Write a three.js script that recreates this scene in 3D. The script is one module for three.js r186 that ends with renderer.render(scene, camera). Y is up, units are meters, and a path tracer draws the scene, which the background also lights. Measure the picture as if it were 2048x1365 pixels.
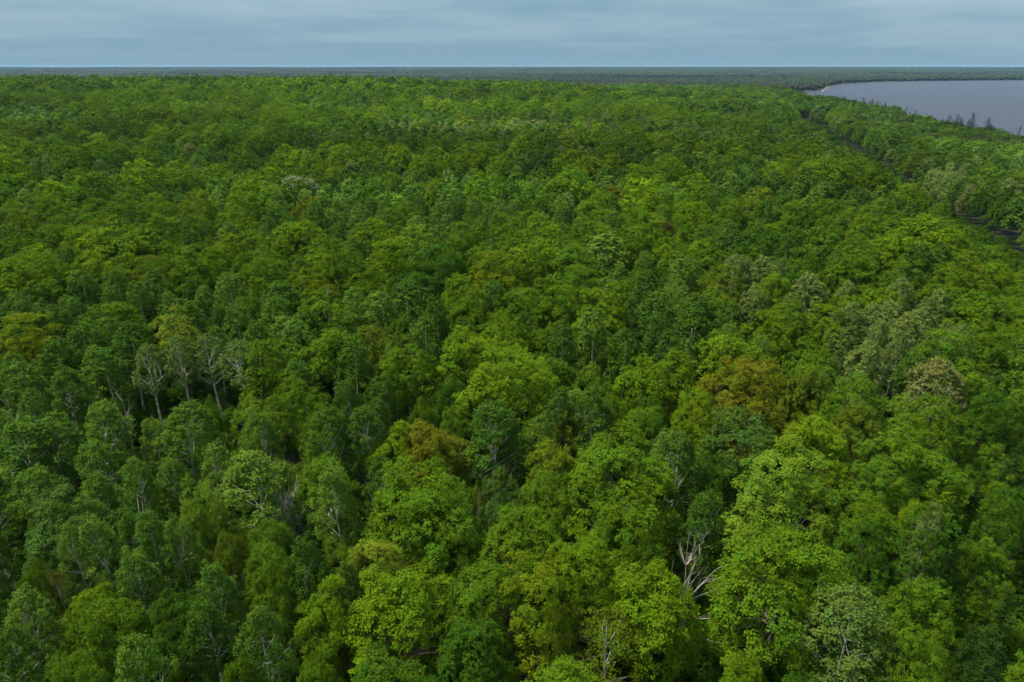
import * as THREE from 'three';
import { mergeGeometries } from 'three/addons/utils/BufferGeometryUtils.js';

// ---------------------------------------------------------------- camera, sky, sun, exposure
const scene = new THREE.Scene();
const EYE = 50;
const camera = new THREE.PerspectiveCamera(53.13, 1024 / 682, 0.5, 40000);
camera.position.set(0, EYE, 0);
camera.rotation.set(-THREE.MathUtils.degToRad(21.95), 0, 0);
const EXPOSURE = 6.0;
const renderer = new THREE.WebGLRenderer({ antialias: true });
renderer.toneMapping = THREE.LinearToneMapping;
renderer.toneMappingExposure = EXPOSURE;
renderer.shadowMap.enabled = true;

function mulberry(a) {
  return () => { a |= 0; a = a + 0x6D2B79F5 | 0; let t = Math.imul(a ^ a >>> 15, 1 | a); t = t + Math.imul(t ^ t >>> 7, 61 | t) ^ t; return ((t ^ t >>> 14) >>> 0) / 4294967296; };
}
const hash2 = (x, y) => { let h = Math.imul(x, 374761393) + Math.imul(y, 668265263) | 0; h = Math.imul(h ^ h >>> 13, 1274126177); return ((h ^ h >>> 16) >>> 0) / 4294967296; };
function vnoise(x, y) {
  const xi = Math.floor(x), yi = Math.floor(y); let fx = x - xi, fy = y - yi;
  fx = fx * fx * (3 - 2 * fx); fy = fy * fy * (3 - 2 * fy);
  const a = hash2(xi, yi), b = hash2(xi + 1, yi), c = hash2(xi, yi + 1), d = hash2(xi + 1, yi + 1);
  return a + (b - a) * fx + (c - a) * fy + (a - b - c + d) * fx * fy;
}
function fbm(x, y, n = 4) { let s = 0, a = 0.5, t = 0; for (let i = 0; i < n; i++) { s += a * vnoise(x, y); t += a; x = x * 2.03 + 17.1; y = y * 2.03 + 5.7; a *= 0.5; } return s / t; }
const ss = (a, b, x) => { const t = Math.max(0, Math.min(1, (x - a) / (b - a))); return t * t * (3 - 2 * t); };
const lerp = (a, b, t) => a + (b - a) * t;

const broad0 = (ca, sa, k) => fbm(ca * k * 0.62 + 40, sa * k * 0.62 + 11, 3);
{ // a thinly overcast sky: blue-grey at the horizon, paler cloud higher up
  const W = 4096, Hh = 2048, data = new Float32Array(W * Hh * 4);
  for (let j = 0; j < Hh; j++) {
    const el = ((j + 0.5) / Hh - 0.5) * 180;
    for (let i = 0; i < W; i++) {
      const az = ((i + 0.5) / W) * 360;                 // 90 = straight ahead of the camera
      const e = Math.max(el, 0);
      const ca = Math.cos(az * Math.PI / 180), sa = Math.sin(az * Math.PI / 180);
      // streaky cloud layer, seen edge-on near the horizon
      const k = 1 / (Math.sin((e + 3.6) * Math.PI / 180));
      const n = e > 40 ? broad0(ca, sa, k) : fbm(ca * k * 0.8 + 40, sa * k * 0.8 + 11, 6);
      const broad = fbm(ca * 1.7 + 9, sa * 1.7 + e * 0.03 + 3, 3);
      const rise = 1 - Math.exp(-e / 7);
      let cl = ss(0.22, 0.76, n * 0.55 + broad * 0.45 + 0.10 * rise) * (0.10 + 0.90 * rise);
      const blue = [0.205 + 0.02 * rise, 0.355 + 0.03 * rise, 0.465 + 0.02 * rise];
      const cloud = [0.58, 0.71, 0.76];
      const lift = 1 + 0.5 * (1 - Math.exp(-e / 40));
      const o = (j * W + i) * 4;
      for (let c = 0; c < 3; c++) data[o + c] = lerp(blue[c], cloud[c], cl) * lift / EXPOSURE;
      data[o + 3] = 1;
    }
  }
  const t = new THREE.DataTexture(data, W, Hh, THREE.RGBAFormat, THREE.FloatType);
  t.mapping = THREE.EquirectangularReflectionMapping; t.magFilter = t.minFilter = THREE.LinearFilter; t.needsUpdate = true;
  scene.background = t; scene.environment = t;
}
const sun = new THREE.DirectionalLight(0xfff3e0, 1.5);     // a soft sun behind thin cloud, high to the left
sun.position.set(-470, 900, -140); sun.castShadow = true; sun.shadow.radius = 22;
Object.assign(sun.shadow.camera, { left: -400, right: 400, top: 400, bottom: -400, near: 1, far: 2400 });
sun.shadow.mapSize.set(4096, 4096);
scene.add(sun, sun.target);
scene.fog = new THREE.FogExp2(0x8cb8de, 0.00003);

// ---------------------------------------------------------------- names and labels
const taken = {};
function numbered(name) { const n = taken[name] = (taken[name] ?? -1) + 1; return n ? name + '_' + String(n).padStart(3, '0') : name; }
function tag(o, label, category, group, kind) { o.userData = { label, category }; if (group) o.userData.group = group; if (kind) o.userData.kind = kind; return o; }
function shade(o) { o.traverse((m) => { if (m.isMesh) { m.castShadow = true; m.receiveShadow = true; } }); return o; }

// ---------------------------------------------------------------- lie of the land (d = distance ahead of the camera, -z)
const LAKE_Y = -1;
const LAKE = [[358, 485], [370, 551], [379, 590], [386, 630], [405, 690], [412, 752], [440, 800], [450, 855], [455, 930], [476, 975], [478, 1023], [492, 1080], [486, 1113], [484, 1150], [500, 1190], [512, 1300], [548, 1400], [560, 1490], [575, 1566], [640, 1590], [714, 1644], [728, 1690], [888, 2022], [985, 2190], [1090, 2352], [1301, 2581], [1534, 2712], [2039, 2910], [3200, 3000], [3500, 1500], [2500, 400], [362, 380]];
function lakeDist(x, d) {                                   // signed distance to the shore, negative on the water
  let best = 1e9, inside = false;
  for (let i = 0, j = LAKE.length - 1; i < LAKE.length; j = i++) {
    const [ax, ay] = LAKE[j], [bx, by] = LAKE[i], ex = bx - ax, ey = by - ay;
    const t = Math.max(0, Math.min(1, ((x - ax) * ex + (d - ay) * ey) / (ex * ex + ey * ey)));
    best = Math.min(best, Math.hypot(x - ax - t * ex, d - ay - t * ey));
    if ((by > d) !== (ay > d) && x < (ax - bx) * (d - by) / (ay - by) + bx) inside = !inside;
  }
  return inside ? -best : best;
}
const roadX = (d) => 68 + 0.30 * d + 5 * Math.sin(d / 170);
const gapHalf = (d) => 8.6 + 2 * ss(150, 330, d);
const inGap = (x, d, r = 0) => d > 70 && d < 700 && Math.abs(x - (68 + 0.30 * d)) < gapHalf(d) + 0.6 * r;
function ground(x, d) {
  let g = 13.5 * (1 - ss(-250, 300, x)) * ss(40, 700, d) * (1 - ss(850, 1400, d));
  g += 5.5 * ss(40, 170, d) * (1 - ss(850, 1400, d)) * (1 - ss(70, 170, x));
  g += 0.8 * Math.sin(x / 31 + 1) + 0.8 * Math.sin(d / 37 + x / 53);
  if (d > 300 && x > 150) { const s = lakeDist(x, d); g = s < 60 ? lerp(-4, g, ss(-30, 60, s)) - (s < 0 ? 0.5 : 0) : g; }
  if (d > 2600) g += 9 * ss(2600, 6000, d) * fbm(x / 1900 + 7, d / 1300 + 3, 3) + 21 * ss(5000, 9000, d) - 20 * ss(9600, 12000, d);
  return g;
}

// ---------------------------------------------------------------- small geometry helpers
function flatTexture(w, h, f, srgb = true) {
  const data = new Uint8Array(w * h * 4);
  for (let y = 0; y < h; y++) for (let x = 0; x < w; x++) { const c = f(x, y), o = (y * w + x) * 4; data[o] = c[0]; data[o + 1] = c[1]; data[o + 2] = c[2]; data[o + 3] = 255; }
  const t = new THREE.DataTexture(data, w, h); t.wrapS = t.wrapT = THREE.RepeatWrapping; t.magFilter = THREE.LinearFilter; t.minFilter = THREE.LinearFilter;
  if (srgb) t.colorSpace = THREE.SRGBColorSpace; t.needsUpdate = true; return t;
}
function tube(pts, radii, seg = 6) {                         // a tapered limb along a polyline
  const pos = [], uv = [], idx = [], up = new THREE.Vector3(0.31, 0.2, 0.93).normalize(), T = new THREE.Vector3(), A = new THREE.Vector3(), B = new THREE.Vector3();
  let len = 0;
  for (let i = 0; i < pts.length; i++) {
    T.subVectors(pts[Math.min(i + 1, pts.length - 1)], pts[Math.max(i - 1, 0)]).normalize();
    A.crossVectors(T, up).normalize(); B.crossVectors(T, A);
    if (i) len += pts[i].distanceTo(pts[i - 1]);
    for (let k = 0; k <= seg; k++) {
      const a = k / seg * Math.PI * 2, c = Math.cos(a) * radii[i], s = Math.sin(a) * radii[i];
      pos.push(pts[i].x + A.x * c + B.x * s, pts[i].y + A.y * c + B.y * s, pts[i].z + A.z * c + B.z * s); uv.push(k / seg, len * 0.5);
    }
    if (i) for (let k = 0; k < seg; k++) { const a = (i - 1) * (seg + 1) + k, b = a + seg + 1; idx.push(a, a + 1, b, a + 1, b + 1, b); }
  }
  const g = new THREE.BufferGeometry();
  g.setAttribute('position', new THREE.Float32BufferAttribute(pos, 3)); g.setAttribute('uv', new THREE.Float32BufferAttribute(uv, 2)); g.setIndex(idx); g.computeVertexNormals();
  return g;
}
const V = (x, y, z) => new THREE.Vector3(x, y, z);

class Leaves {                                               // many small folded leaf faces in one crown
  constructor() { this.p = []; this.c = []; this.i = []; this.n = 0; }
  leaf(x, y, z, nx, ny, nz, len, wid, ang, col) {
    let l = Math.hypot(nx, ny, nz) || 1; nx /= l; ny /= l; nz /= l;
    let ax = Math.abs(ny) < 0.9 ? -nz : 0, ay = Math.abs(ny) < 0.9 ? 0 : -nz, az = Math.abs(ny) < 0.9 ? nx : ny;
    l = Math.hypot(ax, ay, az) || 1; ax /= l; ay /= l; az /= l;
    const bx = ny * az - nz * ay, by = nz * ax - nx * az, bz = nx * ay - ny * ax, c = Math.cos(ang), s = Math.sin(ang);
    const ux = ax * c + bx * s, uy = ay * c + by * s, uz = az * c + bz * s, vx = bx * c - ax * s, vy = by * c - ay * s, vz = bz * c - az * s;
    const f = wid * 0.45;
    this.p.push(x - ux * len, y - uy * len, z - uz * len, x + vx * wid + nx * f, y + vy * wid + ny * f, z + vz * wid + nz * f, x + ux * len - nx * f * .4, y + uy * len - ny * f * .4, z + uz * len - nz * f * .4, x - vx * wid + nx * f, y - vy * wid + ny * f, z - vz * wid + nz * f);
    for (let k = 0; k < 4; k++) this.c.push(col[0], col[1], col[2]);
    const o = this.n; this.i.push(o, o + 1, o + 2, o, o + 2, o + 3); this.n += 4;
  }
  build() {
    const g = new THREE.BufferGeometry();
    g.setAttribute('position', new THREE.Float32BufferAttribute(this.p, 3)); g.setAttribute('color', new THREE.Float32BufferAttribute(this.c, 3)); g.setIndex(this.i);
    g.computeBoundingSphere(); return g;
  }
}

// ---------------------------------------------------------------- how each kind of tree grows: clumps of foliage round limbs
const KIND = {
  maple: { H: 15, R: 4, leaf: 0.148, tufts: 22, leaves: 15, bark: 'greyBark', trunkR: 0.2, loose: 0.55, el: 0.78 },
  aspen: { H: 15, R: 2.3, leaf: 0.145, tufts: 13, leaves: 9, bark: 'paleBark', trunkR: 0.15, loose: 0.85, el: 1.35 },
  open_aspen: { H: 15, R: 2.3, leaf: 0.145, tufts: 10, leaves: 8, bark: 'paleBark', trunkR: 0.19, loose: 0.9, el: 1.2 },
  poplar: { H: 16, R: 3, leaf: 0.13, tufts: 16, leaves: 11, bark: 'paleBark', trunkR: 0.18, loose: 0.8, el: 1.15 },
  birch: { H: 12, R: 2.6, leaf: 0.10, tufts: 12, leaves: 10, bark: 'birchBark', trunkR: 0.11, loose: 1.0, el: 1.5 },
};
function clumpsOf(kind, seed) {
  const K = KIND[kind], r = mulberry(seed * 977 + 13), out = [], { H, R } = K, off = seed * 7.3;
  if (kind === 'maple') {
    const cy = H * 0.60, Ru = H * 0.39, Rl = H * 0.27, n = 62;
    for (let i = 0; i < n; i++) {
      const y = 1 - (i + 0.5) / n * 1.5, q = Math.sqrt(Math.max(0, 1 - y * y)), a = i * 2.39996 + r() * 0.9;
      const dx = Math.cos(a) * q, dz = Math.sin(a) * q;
      const lump = 0.66 + 0.6 * vnoise(dx * 1.5 + off, dz * 1.5 + y * 1.3 + off * 0.7), k = lump * (0.84 + 0.18 * r());
      out.push({ x: dx * R * k, y: cy + y * (y > 0 ? Ru : Rl) * k, z: dz * R * k, r: R * (0.15 + 0.12 * r()), ox: dx, oy: y * 0.8 + 0.25, oz: dz });
    }
    for (let i = 0; i < 18; i++) { const a = r() * 6.28, k = 0.2 + 0.4 * r(); out.push({ x: Math.cos(a) * R * k, y: cy + (r() - 0.35) * Ru * 0.9, z: Math.sin(a) * R * k, r: R * 0.2, ox: 0, oy: 1, oz: 0, inner: true }); }
  } else {
    const open = kind === 'open_aspen', n = { aspen: 78, open_aspen: 56, poplar: 105, birch: 58 }[kind], lo = { aspen: 0.34, open_aspen: 0.56, poplar: 0.3, birch: 0.3 }[kind];
    for (let i = 0; i < n; i++) {
      const t = Math.pow((i + r()) / n, 0.85), prof = Math.pow(Math.sin(Math.PI * Math.min(1, 0.13 + 0.84 * t)), 0.75), a = i * 2.39996 + r();
      const lump = 0.72 + 0.5 * vnoise(Math.cos(a) * 1.6 + off, Math.sin(a) * 1.6 + t * 4 + off), k = prof * lump * Math.sqrt(open ? 0.25 + 0.75 * r() : 0.2 + 0.8 * r());
      out.push({ x: Math.cos(a) * R * k, y: H * (lo + (0.965 - lo) * t), z: Math.sin(a) * R * k, r: R * (0.15 + 0.1 * r()), ox: Math.cos(a), oy: 0.55, oz: Math.sin(a) });
    }
  }
  return out;
}
function crownGeometry(kind, seed, s = 1) {                  // s: how much coarser than a near tree
  const K = KIND[kind], L = new Leaves(), r = mulberry(seed * 131 + 7);
  const nt = Math.max(3, Math.round(K.tufts / Math.pow(s, 0.9))), nl = Math.max(1, Math.round(K.leaves / Math.pow(s, 1.1)));
  const g = () => r() + r() + r() - 1.5;
  for (const c of clumpsOf(kind, seed)) {
    const tone = 0.88 + 0.24 * r(), hue = (r() - 0.5) * 0.26, n = Math.max(2, Math.round(nt * Math.min(1.6, c.r / (K.R * 0.2)) * (c.inner ? 0.5 : 1)));
    for (let i = 0; i < n; i++) {
      let tx, ty, tz, tries = 0;
      do { tx = g(); ty = g(); tz = g(); const q = Math.hypot(tx, ty, tz) || 1; tx /= q; ty /= q; tz /= q; } while (tx * c.ox + ty * c.oy + tz * c.oz < -0.25 && tries++ < 6);
      const rr = c.r * (0.72 + 0.38 * r());
      const px = c.x + tx * rr, py = c.y + ty * rr * K.el - (kind === 'birch' ? r() * 0.5 : 0), pz = c.z + tz * rr;
      const bx = tx * 0.5 + c.ox * 0.3, by = ty * 0.5 + 0.75, bz = tz * 0.5 + c.oz * 0.3;
      const tt = tone * (0.86 + 0.28 * r()), warm = hue + (r() - 0.5) * 0.14;
      for (let k = 0; k < nl; k++) {
        const sp = (kind === 'maple' ? 0.27 : 0.22) * (s > 1.4 ? 1.25 : 1), size = K.leaf * s * (0.75 + 0.5 * r()), v = tt * (0.85 + 0.3 * r());
        L.leaf(px + g() * sp, py + g() * sp * 0.8, pz + g() * sp, bx + g() * K.loose * 1.1, by + g() * K.loose * 0.8, bz + g() * K.loose * 1.1, size * 0.56, size * 0.44, r() * 6.28, [v * (1 + warm), v, v * (1 - warm)]);
      }
    }
  }
  return L.build();
}
function trunkGeometry(kind, seed) {
  const K = KIND[kind], r = mulberry(seed * 53 + 3), pts = [], rad = [], top = K.H * (kind === 'maple' ? 0.72 : 0.93), bx = (r() - 0.5) * 0.7, bz = (r() - 0.5) * 0.7;
  for (let i = 0; i <= 9; i++) { const t = i / 9; pts.push(V(bx * Math.sin(t * 2.6) + (r() - .5) * .08, -0.3 + t * (top + 0.3), bz * Math.sin(t * 2.1) + (r() - .5) * .08)); rad.push(K.trunkR * (1 - 0.86 * t) * (i ? 1 : 1.35)); }
  return { geo: tube(pts, rad, 7), pts };
}
function limbGeometries(kind, seed, trunkPts, count) {       // each limb with its own twigs, reaching into the clumps it carries
  const K = KIND[kind], r = mulberry(seed * 71 + 5), cl = clumpsOf(kind, seed).filter((c) => !c.inner), limbs = [];
  const lo = kind === 'maple' ? 0.34 : kind === 'open_aspen' ? 0.5 : 0.36;
  for (let i = 0; i < count; i++) {
    const mine = cl.filter((c) => { let a = Math.atan2(c.z, c.x) / 6.2832 + 0.5; const b = kind === 'maple' ? a * count : ((c.y / K.H - lo) / (1 - lo)) * count; return Math.floor(b) === i; });
    if (mine.length < 2) continue;
    const pick = mine.sort((a, b) => Math.hypot(b.x, b.z) - Math.hypot(a.x, a.z)).slice(0, kind === 'maple' ? 7 : 5), tip = pick[0];
    const y0 = kind === 'maple' ? K.H * (lo + 0.2 * r()) : Math.max(K.H * lo, tip.y - 1.6 - r());
    const base = trunkPts[Math.min(9, Math.max(0, Math.round(y0 / (kind === 'maple' ? K.H * 0.72 : K.H * 0.93) * 9)))].clone();
    const end = V(tip.x * 0.93, tip.y, tip.z * 0.93), mid = base.clone().lerp(end, 0.5).add(V(0, -0.25 + 0.4 * r(), 0)), R0 = K.trunkR * (kind === 'maple' ? 0.45 : 0.34);
    const parts = [tube([base, base.clone().lerp(mid, 0.5), mid, mid.clone().lerp(end, 0.55), end], [R0, R0 * 0.85, R0 * 0.62, R0 * 0.4, R0 * 0.12], 5)];
    for (const c of pick.slice(1)) { const a = base.clone().lerp(mid, 0.3 + 0.7 * r()), e = V(c.x * 0.92, c.y, c.z * 0.92), m = a.clone().lerp(e, 0.5).add(V((r() - .5) * .3, 0.1, (r() - .5) * .3)); parts.push(tube([a, m, e], [R0 * 0.5, R0 * 0.34, R0 * 0.1], 4)); }
    limbs.push(mergeGeometries(parts));
  }
  return limbs;
}
function conicalCrown(seed, H, R, s = 1, broad = 1) {        // spruce and hemlock: whorls of drooping sprays
  const L = new Leaves(), r = mulberry(seed * 311 + 1), step = 0.42 * Math.sqrt(s);
  for (let y = H * 0.12; y < H * 0.985; y += step * (0.8 + 0.4 * r())) {
    const t = y / H, len = R * Math.pow(1 - t, 0.8 / broad) * (0.75 + 0.5 * r()), n = Math.round((5 + 6 * (1 - t)) / Math.sqrt(s));
    for (let b = 0; b < n; b++) {
      const a = r() * 6.28, bl = len * (0.7 + 0.45 * r()), cnt = Math.max(2, Math.round(bl / 0.13 / s)), tone = 0.8 + 0.4 * r();
      for (let k = 0; k < cnt; k++) {
        const q = (k + r()) / cnt, rr = bl * q, sp = 0.10 + 0.26 * q * (1 - q) * 4 * 0.7;
        for (let w = 0; w < 2; w++) {
          const v = tone * (0.85 + 0.3 * r());
          L.leaf(Math.cos(a) * rr + (r() - 0.5) * sp * 2, y - 0.28 * bl * q * q + (r() - 0.5) * 0.12 + 0.1, Math.sin(a) * rr + (r() - 0.5) * sp * 2, Math.cos(a) * 0.4 + (r() - 0.5) * 0.7, 1, Math.sin(a) * 0.4 + (r() - 0.5) * 0.7, 0.15 * s, 0.06 * s, a + (r() - 0.5) * 1.8, [v, v, v]);
        }
      }
    }
  }
  return L.build();
}

// ---------------------------------------------------------------- materials
function leafMaterial(r, g, b) {
  const m = new THREE.MeshPhysicalMaterial({ vertexColors: true, roughness: 1, side: THREE.DoubleSide, flatShading: true, transmission: 0.28, thickness: 0, specularIntensity: 0.05 });
  m.color.setRGB(r, g, b); return m;
}
const TINT = {   // linear leaf colours and the words for them
  lime: [[0.096, 0.172, 0.0045], 'yellow-green'], green: [[0.070, 0.138, 0.0050], 'mid-green'], fresh: [[0.074, 0.152, 0.0070], 'bright green'], deep: [[0.041, 0.100, 0.0055], 'deep green'],
  cool: [[0.060, 0.122, 0.0160], 'blue-green'], gold: [[0.102, 0.158, 0.0050], 'golden green'], olive: [[0.084, 0.126, 0.0070], 'olive'], bronze: [[0.106, 0.121, 0.0060], 'bronze'], red: [[0.092, 0.080, 0.0100], 'reddish brown'],
  yellow: [[0.128, 0.186, 0.0050], 'bright yellow-green'], pale: [[0.156, 0.216, 0.0161], 'pale straw-green'], pale2: [[0.108, 0.194, 0.0125], 'pale green'],
  aspen: [[0.066, 0.138, 0.0130], 'dull green'], dark: [[0.046, 0.104, 0.0090], 'dark green'], light: [[0.090, 0.166, 0.0180], 'light green'], pale_aspen: [[0.088, 0.150, 0.0300], 'grey-green'],
  grey: [[0.122, 0.182, 0.0400], 'grey-green'], grey2: [[0.086, 0.148, 0.0240], 'soft grey-green'], silver: [[0.165, 0.205, 0.0900], 'silvery'], taupe: [[0.128, 0.150, 0.0450], 'grey-brown'], straw: [[0.100, 0.118, 0.0120], 'straw-brown'],
  hemlock: [[0.021, 0.052, 0.0064], 'dark green'], spruce: [[0.023, 0.048, 0.0093], 'blackish green'],
};
const leafMat = {}; const leaf = (t) => leafMat[t] ??= leafMaterial(...TINT[t][0]);
function barkMaterial(base, dark, scale) {
  const t = flatTexture(64, 128, (x, y) => { const n = fbm(x / 64 * 6 + base[0], y / 128 * scale, 3), k = ss(0.5, 0.66, n); return [0, 1, 2].map((c) => lerp(base[c], dark[c], k) * (0.9 + 0.2 * hash2(x, y))); });
  return new THREE.MeshStandardMaterial({ map: t, roughness: 0.9 });
}
const BARK = {
  greyBark: barkMaterial([104, 94, 82], [58, 50, 42], 14), paleBark: barkMaterial([196, 196, 180], [92, 90, 80], 26), birchBark: barkMaterial([222, 218, 208], [70, 64, 58], 34),
  deadBark: barkMaterial([158, 148, 142], [98, 90, 86], 8), whiteDead: barkMaterial([162, 156, 150], [100, 94, 88], 7), darkBark: barkMaterial([70, 58, 48], [40, 32, 26], 12),
};

// ---------------------------------------------------------------- ground, road, lake
{
  const rings = [], nA = 220; let d = 4; while (d < 17000) { rings.push(d); d += Math.max(4, d * 0.03); }
  const pos = [], col = [], uv = [], idx = [];
  rings.forEach((rad, i) => {
    for (let k = 0; k <= nA; k++) {
      const a = lerp(-1.25, 1.25, k / nA), x = Math.sin(a) * rad, dd = Math.cos(a) * rad;
      pos.push(x, ground(x, dd), -dd); uv.push(x / 9, dd / 9);
      const n = 0.7 + 0.6 * fbm(x / 6, dd / 6, 3);
      let c = [0.022 * n, 0.027 * n, 0.011 * n];                            // leaf litter and moss
      if (dd > 60 && dd < 720 && Math.abs(x - (68 + 0.3 * dd)) < gapHalf(dd) + 2) c = [0.058 * n, 0.100 * n, 0.020 * n];   // mown grass of the clearing
      if (dd > 300 && x > 250) { const s = lakeDist(x, dd); if (Math.abs(s) < 12 && dd > 1200) c = [0.15 * n, 0.13 * n, 0.09 * n]; }        // sand at the water's edge
      col.push(...c);
      if (i && k < nA) { const q = (i - 1) * (nA + 1) + k, b = q + nA + 1; idx.push(q, b, q + 1, q + 1, b, b + 1); }
    }
  });
  const g = new THREE.BufferGeometry();
  g.setAttribute('position', new THREE.Float32BufferAttribute(pos, 3)); g.setAttribute('color', new THREE.Float32BufferAttribute(col, 3)); g.setAttribute('uv', new THREE.Float32BufferAttribute(uv, 2)); g.setIndex(idx); g.computeVertexNormals();
  const grain = flatTexture(256, 256, (x, y) => { const n = 150 + 105 * fbm(x / 11, y / 11, 4) * (0.75 + 0.5 * hash2(x, y)); return [n, n, n]; });
  const m = new THREE.Mesh(g, new THREE.MeshStandardMaterial({ vertexColors: true, map: grain, roughness: 1, side: THREE.DoubleSide }));
  m.name = 'forest_floor'; m.receiveShadow = true; scene.add(tag(m, 'forest floor reaching under the trees to the horizon', 'ground', null, 'structure'));

  const rp = [], ru = [], ri = []; let n = 0;
  for (let dd = 72; dd < 690; dd += 6, n++) {
    const cx = roadX(dd) + 2; for (const s of [-1, 1]) { const x = cx + s * 1.7; rp.push(x, Math.max(ground(x, dd), ground(cx, dd)) + 0.12, -dd); ru.push(s, dd / 5); }
    if (n) { const q = n * 2; ri.push(q - 2, q - 1, q, q - 1, q + 1, q); }
  }
  const rg = new THREE.BufferGeometry(); rg.setAttribute('position', new THREE.Float32BufferAttribute(rp, 3)); rg.setAttribute('uv', new THREE.Float32BufferAttribute(ru, 2)); rg.setIndex(ri); rg.computeVertexNormals();
  const road = new THREE.Mesh(rg, new THREE.MeshStandardMaterial({ map: flatTexture(128, 256, (x, y) => { const w = Math.abs(x / 64 - 1), tr = ss(0.12, 0, Math.abs(w - 0.5)) * -1 + 1, f = fbm(x / 8, y / 10, 4); const k = lerp(0.7, 1.15, f); return [lerp(98, 74, tr) * k, lerp(98, 92, tr) * k, lerp(72, 40, tr) * k]; }), roughness: 1, side: THREE.DoubleSide }));
  road.name = 'forest_road'; road.receiveShadow = true; scene.add(tag(road, 'grassy two-track road along the clearing between the trees', 'road', null, 'structure'));

  const sh = new THREE.Shape(LAKE.map(([x, d2]) => new THREE.Vector2(x, d2))), lg = new THREE.ShapeGeometry(sh);
  lg.rotateX(Math.PI / 2); lg.scale(1, 1, 1);
  const p = lg.attributes.position, luv = []; for (let i = 0; i < p.count; i++) { p.setZ(i, -Math.abs(p.getZ(i))); p.setY(i, LAKE_Y); luv.push(p.getX(i) / 70, p.getZ(i) / 70); }
  lg.setAttribute('uv', new THREE.Float32BufferAttribute(luv, 2)); lg.computeVertexNormals();
  const wave = flatTexture(512, 512, (x, y) => { const f = (fbm(x / 5, y / 9, 4) * 0.7 + fbm(x / 40, y / 60, 3) * 0.3) * 255; return [f, f, f]; }, false);
  const ruffle = flatTexture(512, 512, (x, y) => { const f = 108 + 44 * fbm(x / 60, y / 30, 4); return [f, f, f]; }, false); ruffle.repeat.set(0.11, 0.11);
  const lake = new THREE.Mesh(lg, new THREE.MeshPhysicalMaterial({ color: new THREE.Color().setRGB(0.012, 0.005, 0.026), roughness: 0.42, roughnessMap: ruffle, bumpMap: wave, bumpScale: 2.2, ior: 1.33, side: THREE.DoubleSide }));
  lake.name = 'lake'; lake.receiveShadow = true; scene.add(tag(lake, 'wide grey-violet lake with low ripples beyond the trees', 'lake', null, 'structure'));
}
console.log('setting done');
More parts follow.
